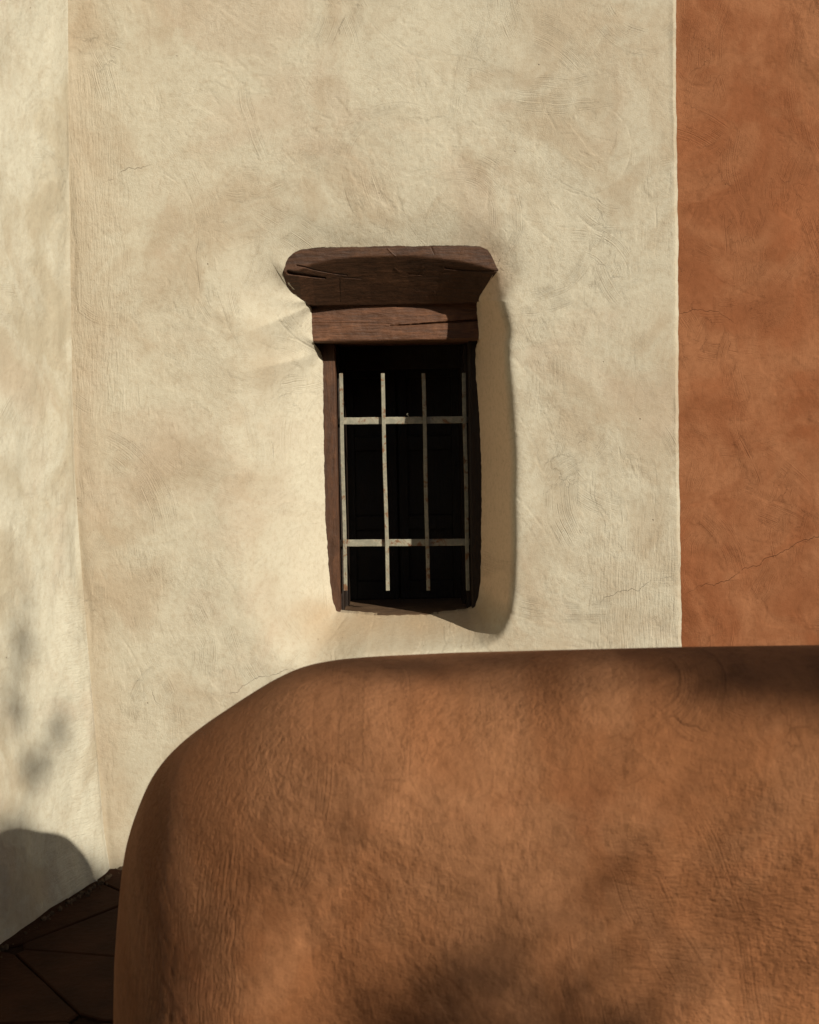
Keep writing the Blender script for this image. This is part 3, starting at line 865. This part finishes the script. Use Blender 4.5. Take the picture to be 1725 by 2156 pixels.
# --- squared beam under it
zt = at(840, 643, Y_BEAM).z; zb = at(840, 718, Y_BEAM).z
xs = np.arange(at(640, 680, Y_BEAM).x - 0.03, at(1025, 680, Y_BEAM).x + 0.04, 0.0022)
zs = np.linspace(zt + 0.02, zb, 78)
X, Z = np.meshgrid(xs, zs)
Pn = np.stack([X, np.zeros_like(X), Z], -1)
Y = Y_BEAM + 0.003 * fbm(Pn, 8, 4, 0.5, 12.0) + 0.0015 * fbm(Pn * np.array([1, 1, 7]), 16, 3, 0.6, 17.0)
Y = Y + 0.010 * np.clip(1 - (Z - zb) / 0.008, 0, 1) ** 2
for pts, wdt, dep in ([(1330, 580), (1180, 592), (1060, 600), (960, 606), (860, 614), (740, 618)], .0042, .016), ([(240, 604), (420, 602), (620, 604), (800, 610)], .0016, .004), \
                     ([(600, 532), (660, 540), (690, 548)], .002, -.002), ([(360, 512), (520, 498)], .0018, .003), ([(780, 505), (920, 500)], .0015, .003):
    d, tp = seg_dist(X, Z, crack_xy(pts, None, Y_BEAM))
    Y = Y + dep * np.clip(1 - d / (wdt * (0.5 + 0.8 * (1 - tp))), 0, 1) ** 0.7
nr, nc = X.shape
BVf = np.stack([X, Y, Z], -1).reshape(-1, 3); BF = grid_faces(nr, nc)
b0 = len(BVf)
BVf = np.concatenate([BVf, np.stack([xs, np.full(nc, 5.30), np.full(nc, zb + 0.01)], 1), np.stack([xs, np.full(nc, 5.30), np.full(nc, zt + .02)], 1)], 0)
last = (nr - 1) * nc + np.arange(nc)
BF = np.concatenate([BF, np.stack([last[:-1], last[1:], b0 + np.arange(1, nc), b0 + np.arange(nc - 1)], 1),
                     np.stack([np.arange(nc - 1), b0 + nc + np.arange(nc - 1), b0 + nc + np.arange(1, nc), np.arange(1, nc)], 1)], 0)
if face_dir(BVf, BF[:nr * 80]) > 0: BF = BF[:, ::-1]
link('beam', mesh_np('beam', BVf, BF), M_beam, win, label='squared wooden beam with a long split, under the log lintel')

# --- jambs, casing, sill
zjb = at(712, 1300, Y_JAMB).z - 0.05
def solid_between(x0, x1, y0, y1, z0, z1, bev=0.004, name='jamb', mat=None, parent=win, label=None):
    m = MB(); m.box(x0, x1, y0, y1, z0, z1, bev, 0.0008); return m.build(name, mat or M_jamb, parent, label=label)
xl0 = at(660, 1000, Y_JAMB).x; xl1 = at(710.5, 1000, Y_JAMB).x
xr0 = at(990, 1000, Y_JAMB).x; xr1 = at(1040, 1000, Y_JAMB).x
solid_between(xl0 - 0.02, xl1, Y_JAMB, 5.10, zjb, zb + 0.005, name='jamb')
solid_between(xr0, xr1 + 0.02, Y_JAMB, 5.10, zjb, zb + 0.005, name='jamb', mat=M_case_shade)  # shade of this side put into a darker wood than the left jamb
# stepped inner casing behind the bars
solid_between(xl0 - 0.02, xl1 + 0.010, 5.103, 5.26, zjb, zb, name='casing', mat=M_case_shade)
solid_between(xr0 - 0.014, xr1 + 0.02, 5.103, 5.26, zjb, zb, name='casing', mat=M_case_shade)
solid_between(xl0 - 0.02, xl1 + 0.022, 5.263, 5.40, zjb, zb, name='casing', mat=M_case_shade)
solid_between(xr0 - 0.026, xr1 + 0.02, 5.263, 5.40, zjb, zb, name='casing', mat=M_case_shade)
solid_between(xl1 - 0.02, xr0 + 0.02, 5.303, 5.40, zb - 0.09, zb + 0.01, name='head_board', mat=M_case_shade)
# wooden sill board, worn
zsill = at(860, 1294, Y_SILL).z
xs = np.linspace(xl0 - 0.03, xr1 + 0.03, 200); ys = np.linspace(Y_SILL, 5.48, 70)
X, Y = np.meshgrid(xs, ys)
P3 = np.stack([X, Y, np.zeros_like(X)], -1)
Z = zsill + 0.003 * fbm(P3, 7, 4, 0.5, 1.0) + 0.0012 * fbm(P3 * np.array([1, 5, 1]), 15, 3, .6, 3.0)
Z = Z - 0.010 * np.clip(1 - (Y - Y_SILL) / 0.01, 0, 1) ** 2
SVv = np.stack([X, Y, Z], -1).reshape(-1, 3); SFf = grid_faces(70, 200)
b0 = len(SVv)
SVv = np.concatenate([SVv, np.stack([xs, np.full(200, Y_SILL), np.full(200, zsill - 0.08)], 1)], 0)
SFf = np.concatenate([SFf, np.stack([np.arange(199), b0 + np.arange(199), b0 + np.arange(1, 200), np.arange(1, 200)], 1)], 0)
link('sill', mesh_np('sill', SVv, SFf), M_sill, win, label='worn wooden sill board')

# --- grille: four uprights in front of two flat cross bars
ups = [((717.5, 786), (728, 1243)), ((805.5, 786), (817, 1243)), ((892, 786), (902, 1243)), ((977, 785), (986, 1243))]
for (a, b) in ups:
    pa = at(*a, Y_BARS); pb = at(*b, Y_BARS)
    m = MB()
    n = 14
    hw, hd = 0.0078, 0.005
    for k in range(n):
        pass
    vv, fc = [], []
    for k in range(n + 1):
        t = k / n
        c = pa.lerp(pb, t) + Vector((0.0009 * math.sin(t * 9 + a[0]), 0, 0))
        for (sx, sy) in ((-1, -1), (-.8, -1.3), (.8, -1.3), (1, -1), (1, 1), (-1, 1)):
            vv.append((c.x + sx * hw, c.y + sy * hd, c.z))
    for k in range(n):
        for j in range(6):
            fc.append((k * 6 + j, k * 6 + (j + 1) % 6, (k + 1) * 6 + (j + 1) % 6, (k + 1) * 6 + j))
    fc.append(tuple(range(5, -1, -1))); fc.append(tuple(n * 6 + j for j in range(6)))
    m.add(vv, fc)
    m.build('upright_bar', M_bar, win)
for (ya, yb) in ((886.5, 883.5), (1143.5, 1141.5)):
    Yc = Y_BARS + 0.015
    pa = at(717, ya, Yc); pb = at(982, yb, Yc)
    hh = 0.0142
    m = MB(); vv = []; fc = []
    n = 20
    for k in range(n + 1):
        c = pa.lerp(pb, k / n) + Vector((0, 0, 0.0004 * math.sin(k * 1.7)))
        for (sz, sy) in ((-1, -1), (-.85, -1.4), (.85, -1.4), (1, -1), (1, 1), (-1, 1)):
            vv.append((c.x, c.y + sy * 0.003, c.z + sz * hh))
    for k in range(n):
        for j in range(6):
            fc.append((k * 6 + j, k * 6 + (j + 1) % 6, (k + 1) * 6 + (j + 1) % 6, (k + 1) * 6 + j))
    fc.append(tuple(range(5, -1, -1))); fc.append(tuple(n * 6 + j for j in range(6)))
    m.add(vv, fc)
    m.build('cross_bar', M_bar, win)
    # lugs that carry the cross bars into the jambs
    for px_, x1_ in ((pa.x, xl1 - 0.004), (pb.x, xr0 + 0.004)):
        m = MB(); z_ = (pa if px_ == pa.x else pb).z
        m.box(min(px_, x1_), max(px_, x1_), Yc + 0.004, Yc + 0.012, z_ - 0.013, z_ + 0.013, 0.001)
        m.build('lug', M_bar, win)
# curl of wire on the upper cross bar
wp = [at(859 + dx, 884 + dy, Y_BARS - 0.0) for dx, dy in ((-1, -5), (2, -7), (1, -9.5), (-2, -11), (-1.5, -13), (1, -14))]
m = MB(); m.tube([q[:] for q in wp], 0.0011, 6)
m.build('wire_curl', M_bar, win)

# --- inner shutters, two leaves with recessed panels, and glass above the gap
zs0, zs1 = zsill + 0.002, zb - 0.06
xm0, xm1 = xl1 + 0.022, xr0 - 0.026
midx = at(838, 1000, 5.43).x
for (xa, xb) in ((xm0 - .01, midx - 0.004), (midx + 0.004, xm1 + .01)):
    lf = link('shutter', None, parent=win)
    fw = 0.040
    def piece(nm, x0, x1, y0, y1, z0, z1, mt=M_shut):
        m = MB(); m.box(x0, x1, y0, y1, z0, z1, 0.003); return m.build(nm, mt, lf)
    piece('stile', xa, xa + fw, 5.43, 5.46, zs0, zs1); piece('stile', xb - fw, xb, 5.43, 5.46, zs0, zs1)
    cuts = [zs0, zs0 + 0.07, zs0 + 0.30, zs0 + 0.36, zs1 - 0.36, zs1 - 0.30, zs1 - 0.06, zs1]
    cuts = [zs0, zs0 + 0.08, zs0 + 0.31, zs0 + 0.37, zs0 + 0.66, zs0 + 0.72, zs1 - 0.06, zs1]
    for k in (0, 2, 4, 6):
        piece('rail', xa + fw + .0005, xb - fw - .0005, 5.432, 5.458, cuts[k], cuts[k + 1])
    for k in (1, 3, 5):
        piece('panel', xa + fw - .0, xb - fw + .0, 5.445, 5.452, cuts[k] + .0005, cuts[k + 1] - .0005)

# ------------------------------------------------------------------ ground and flagstones
g = MB(); g.add([(-300, -300, -0.05), (300, -300, -0.05), (300, 300, -0.05), (-300, 300, -0.05)], [(0, 1, 2, 3)])
g.build('ground', M_ground, kind='structure')
m = MB(); m.add([(-3.2, -1.5, -0.010), (4.0, -1.5, -0.010), (4.0, 4.75, -0.010), (-3.2, 4.75, -0.010)], [(0, 1, 2, 3)])
floor = m.build('floor', M_mortar, kind='structure')
import bmesh
from mathutils import geometry as _geo
rr = random.Random(21)
# irregular paving: a jittered grid of quads, each a stone of its own
gx = [-3.06 + 0.60 * i for i in range(13)]; gy = [-1.45 + 0.44 * j for j in range(15)]
pt = {}
for i in range(13):
    for j in range(15):
        pt[i, j] = (gx[i] + (0.26 if j % 2 else 0) + rr.uniform(-.12, .12), gy[j] + rr.uniform(-.07, .07))
for j in range(14):
    for i in range(12):
        q = [Vector((*pt[i, j], 0)), Vector((*pt[i + 1, j], 0)), Vector((*pt[i + 1, j + 1], 0)), Vector((*pt[i, j + 1], 0))]
        c = sum(q, Vector()) / 4
        # rounded, slightly wavy outline
        out = []
        for k in range(4):
            a, b = q[k], q[(k + 1) % 4]
            for t in (0.08, 0.3, 0.5, 0.7, 0.92):
                p_ = a.lerp(b, t)
                p_ = p_ + (c - p_).normalized() * (0.002 + rr.uniform(0, 0.004))
                out.append(p_)
        h = rr.uniform(-0.002, 0.002); tx_, ty_ = rr.uniform(-.006, .006), rr.uniform(-.006, .006)
        n = len(out)
        v = [(p_.x, p_.y, -0.03) for p_ in out] + [(p_.x, p_.y, h - 0.0035 + tx_ * (p_.x - c.x) + ty_ * (p_.y - c.y)) for p_ in out]
        v += [((p_ * 0.982 + c * 0.018).x, (p_ * 0.982 + c * 0.018).y, h + tx_ * (p_.x - c.x) + ty_ * (p_.y - c.y)) for p_ in out]
        f = [(k, (k + 1) % n, n + (k + 1) % n, n + k) for k in range(n)] + [(n + k, n + (k + 1) % n, 2 * n + (k + 1) % n, 2 * n + k) for k in range(n)]
        f.append(tuple(2 * n + k for k in range(n)))
        m = MB(); m.add(v, f); m.build('flagstone', M_stone, floor)

# crumbled plaster along the foot of the walls
m = MB()
for k in range(150):
    s_ = abs(rr.gauss(0, 0.45)) if k % 3 else rr.uniform(0, 1.0)
    p_ = base0 + dirL * s_ + nL * abs(rr.gauss(0.004, 0.012))
    if k % 4 == 0:
        p_ = Vector((base0.x + rr.uniform(-0.02, 0.25), YW - abs(rr.gauss(0.004, 0.012)), 0))
    r_ = rr.choice([0.002, 0.003, 0.004, 0.006, 0.011])
    a0 = rr.uniform(0, 6.28)
    v = []
    for (zz_, sc) in ((-0.3, 1.0), (0.5, 0.8), (0.9, 0.3)):
        for t in range(5):
            a = a0 + t * 1.2566 + rr.uniform(-.3, .3)
            v.append((p_.x + math.cos(a) * r_ * sc * rr.uniform(.7, 1.2), p_.y + math.sin(a) * r_ * sc * rr.uniform(.7, 1.2), zz_ * r_ * 1.2))
    f = [(i * 5 + t, i * 5 + (t + 1) % 5, i * 5 + 5 + (t + 1) % 5, i * 5 + 5 + t) for i in range(2) for t in range(5)] + [(10, 11, 12, 13, 14)]
    m.add(v, f)
m.build('debris', M_chip, label='crumbs of fallen plaster along the foot of the walls', cat='debris', kind='stuff')

# ------------------------------------------------------------------ out of view, behind the photographer
b = MB()
b.box(-12, 18, -10.5, -6.5, -0.05, 4.9, 0.12)  # added block, placed to hold off low sky light
flat_attr(b.build('sky_blocker', M_orange, kind='structure').data, PAL_ORANGE)

# tree between the courtyard and the sun; a few of its boughs shade the low wall and the side wall
tree = link('courtyard_tree', None, label='leafy courtyard tree whose boughs throw soft shade on the rounded wall', cat='tree')
rt = random.Random(5)
sd = Vector(sun_to)
def bough_at(target, dist): return Vector(target) + sd * dist
right = Vector((math.cos(R(SUN_AZ)), math.sin(R(SUN_AZ)), 0))
clumps = []   # target on the surface, bough distance, half width, half height, leaves
def clump(px, py, Y, dist, hw, hh, n): clumps.append((bough_at(at(px, py, Y), dist), hw, hh, n))
clump(930, 2090, 2.22, 9.5, .17, .09, 90)
clump(960, 2230, 2.20, 9.5, .34, .10, 190)
for k_ in range(9):
    clump(640 + 145 * k_, 1392, 2.62 - 0.02 * k_, 10.5, .12, .045, 75)
clump(1330, 1400, 2.42, 10.5, .20, .014, 110)
clump(1500, 1415, 2.40, 10.5, .18, .020, 200)
clump(1680, 1425, 2.38, 10.5, .20, .030, 330)
clump(1880, 1435, 2.36, 10.5, .24, .036, 330)
clump(150, 1510, 4.32, 11.5, .07, .07, 36)
clump(90, 1600, 4.16, 11.5, .09, .06, 60)
clump(80, 1330, 4.12, 11.5, .06, .13, 50)
clump(60, 1450, 4.06, 11.5, .07, .08, 40)
base = Vector((6.2, -6.0, 0)) - right * 1.9
base.z = -0.02
m = MB()
fork = base + Vector((0.2, 0.1, 3.3))
m.tube([base, base + Vector((0.02, 0.03, 0.5)), base + Vector((0.10, 0.02, 1.6)), fork], [0.20, 0.15, 0.12, 0.10], 12)
m.build('trunk', M_bark, tree, smooth=True)
for (c, hw, hh, n) in clumps:
    m = MB()
    a = fork.lerp(c, 0.45) + Vector((rt.uniform(-.15, .15), rt.uniform(-.15, .15), -0.25))
    m.tube([fork, a, c + Vector((0, 0, -0.02))], [0.016, 0.009, 0.004], 7)
    m.build('limb', M_bark, tree, smooth=True)
m = MB()
up = right.cross(sd).normalized()
if up.z < 0: up = -up
for (c, hw, hh, n) in clumps:
    for k in range(n):
        q = c + right * rt.gauss(0, hw * 0.55) + up * rt.gauss(0, hh * 0.6) + sd * rt.gauss(0, 0.25)
        d = Vector((rt.gauss(0, 1), rt.gauss(0, 1), rt.gauss(0, 1))).normalized()
        e = d.cross(Vector((rt.gauss(0, 1), rt.gauss(0, 1), rt.gauss(0, 1)))).normalized()
        l_, w_ = rt.uniform(.022, .036), rt.uniform(.009, .014)
        m.add([q - d * l_, q - e * w_, q + d * l_, q + e * w_ + Vector((0, 0, .003))], [(0, 1, 2, 3)])
# the rest of the crown stands to the side, clear of the light that reaches the walls
for k in range(2600):
    v = Vector((rt.gauss(0, 1), rt.gauss(0, 1), rt.gauss(0, 1))).normalized() * (rt.random() ** 0.4)
    q = fork - right * 1.2 + Vector((0, 0, 1.5)) + Vector((v.x * 1.3, v.y * 1.3, v.z * 1.1))
    d = Vector((rt.gauss(0, 1), rt.gauss(0, 1), rt.gauss(0, 1))).normalized()
    e = d.cross(Vector((rt.gauss(0, 1), rt.gauss(0, 1), rt.gauss(0, 1)))).normalized()
    m.add([q - d * .05, q - e * .02, q + d * .05, q + e * .02], [(0, 1, 2, 3)])
m.build('crown', M_leaf, tree)
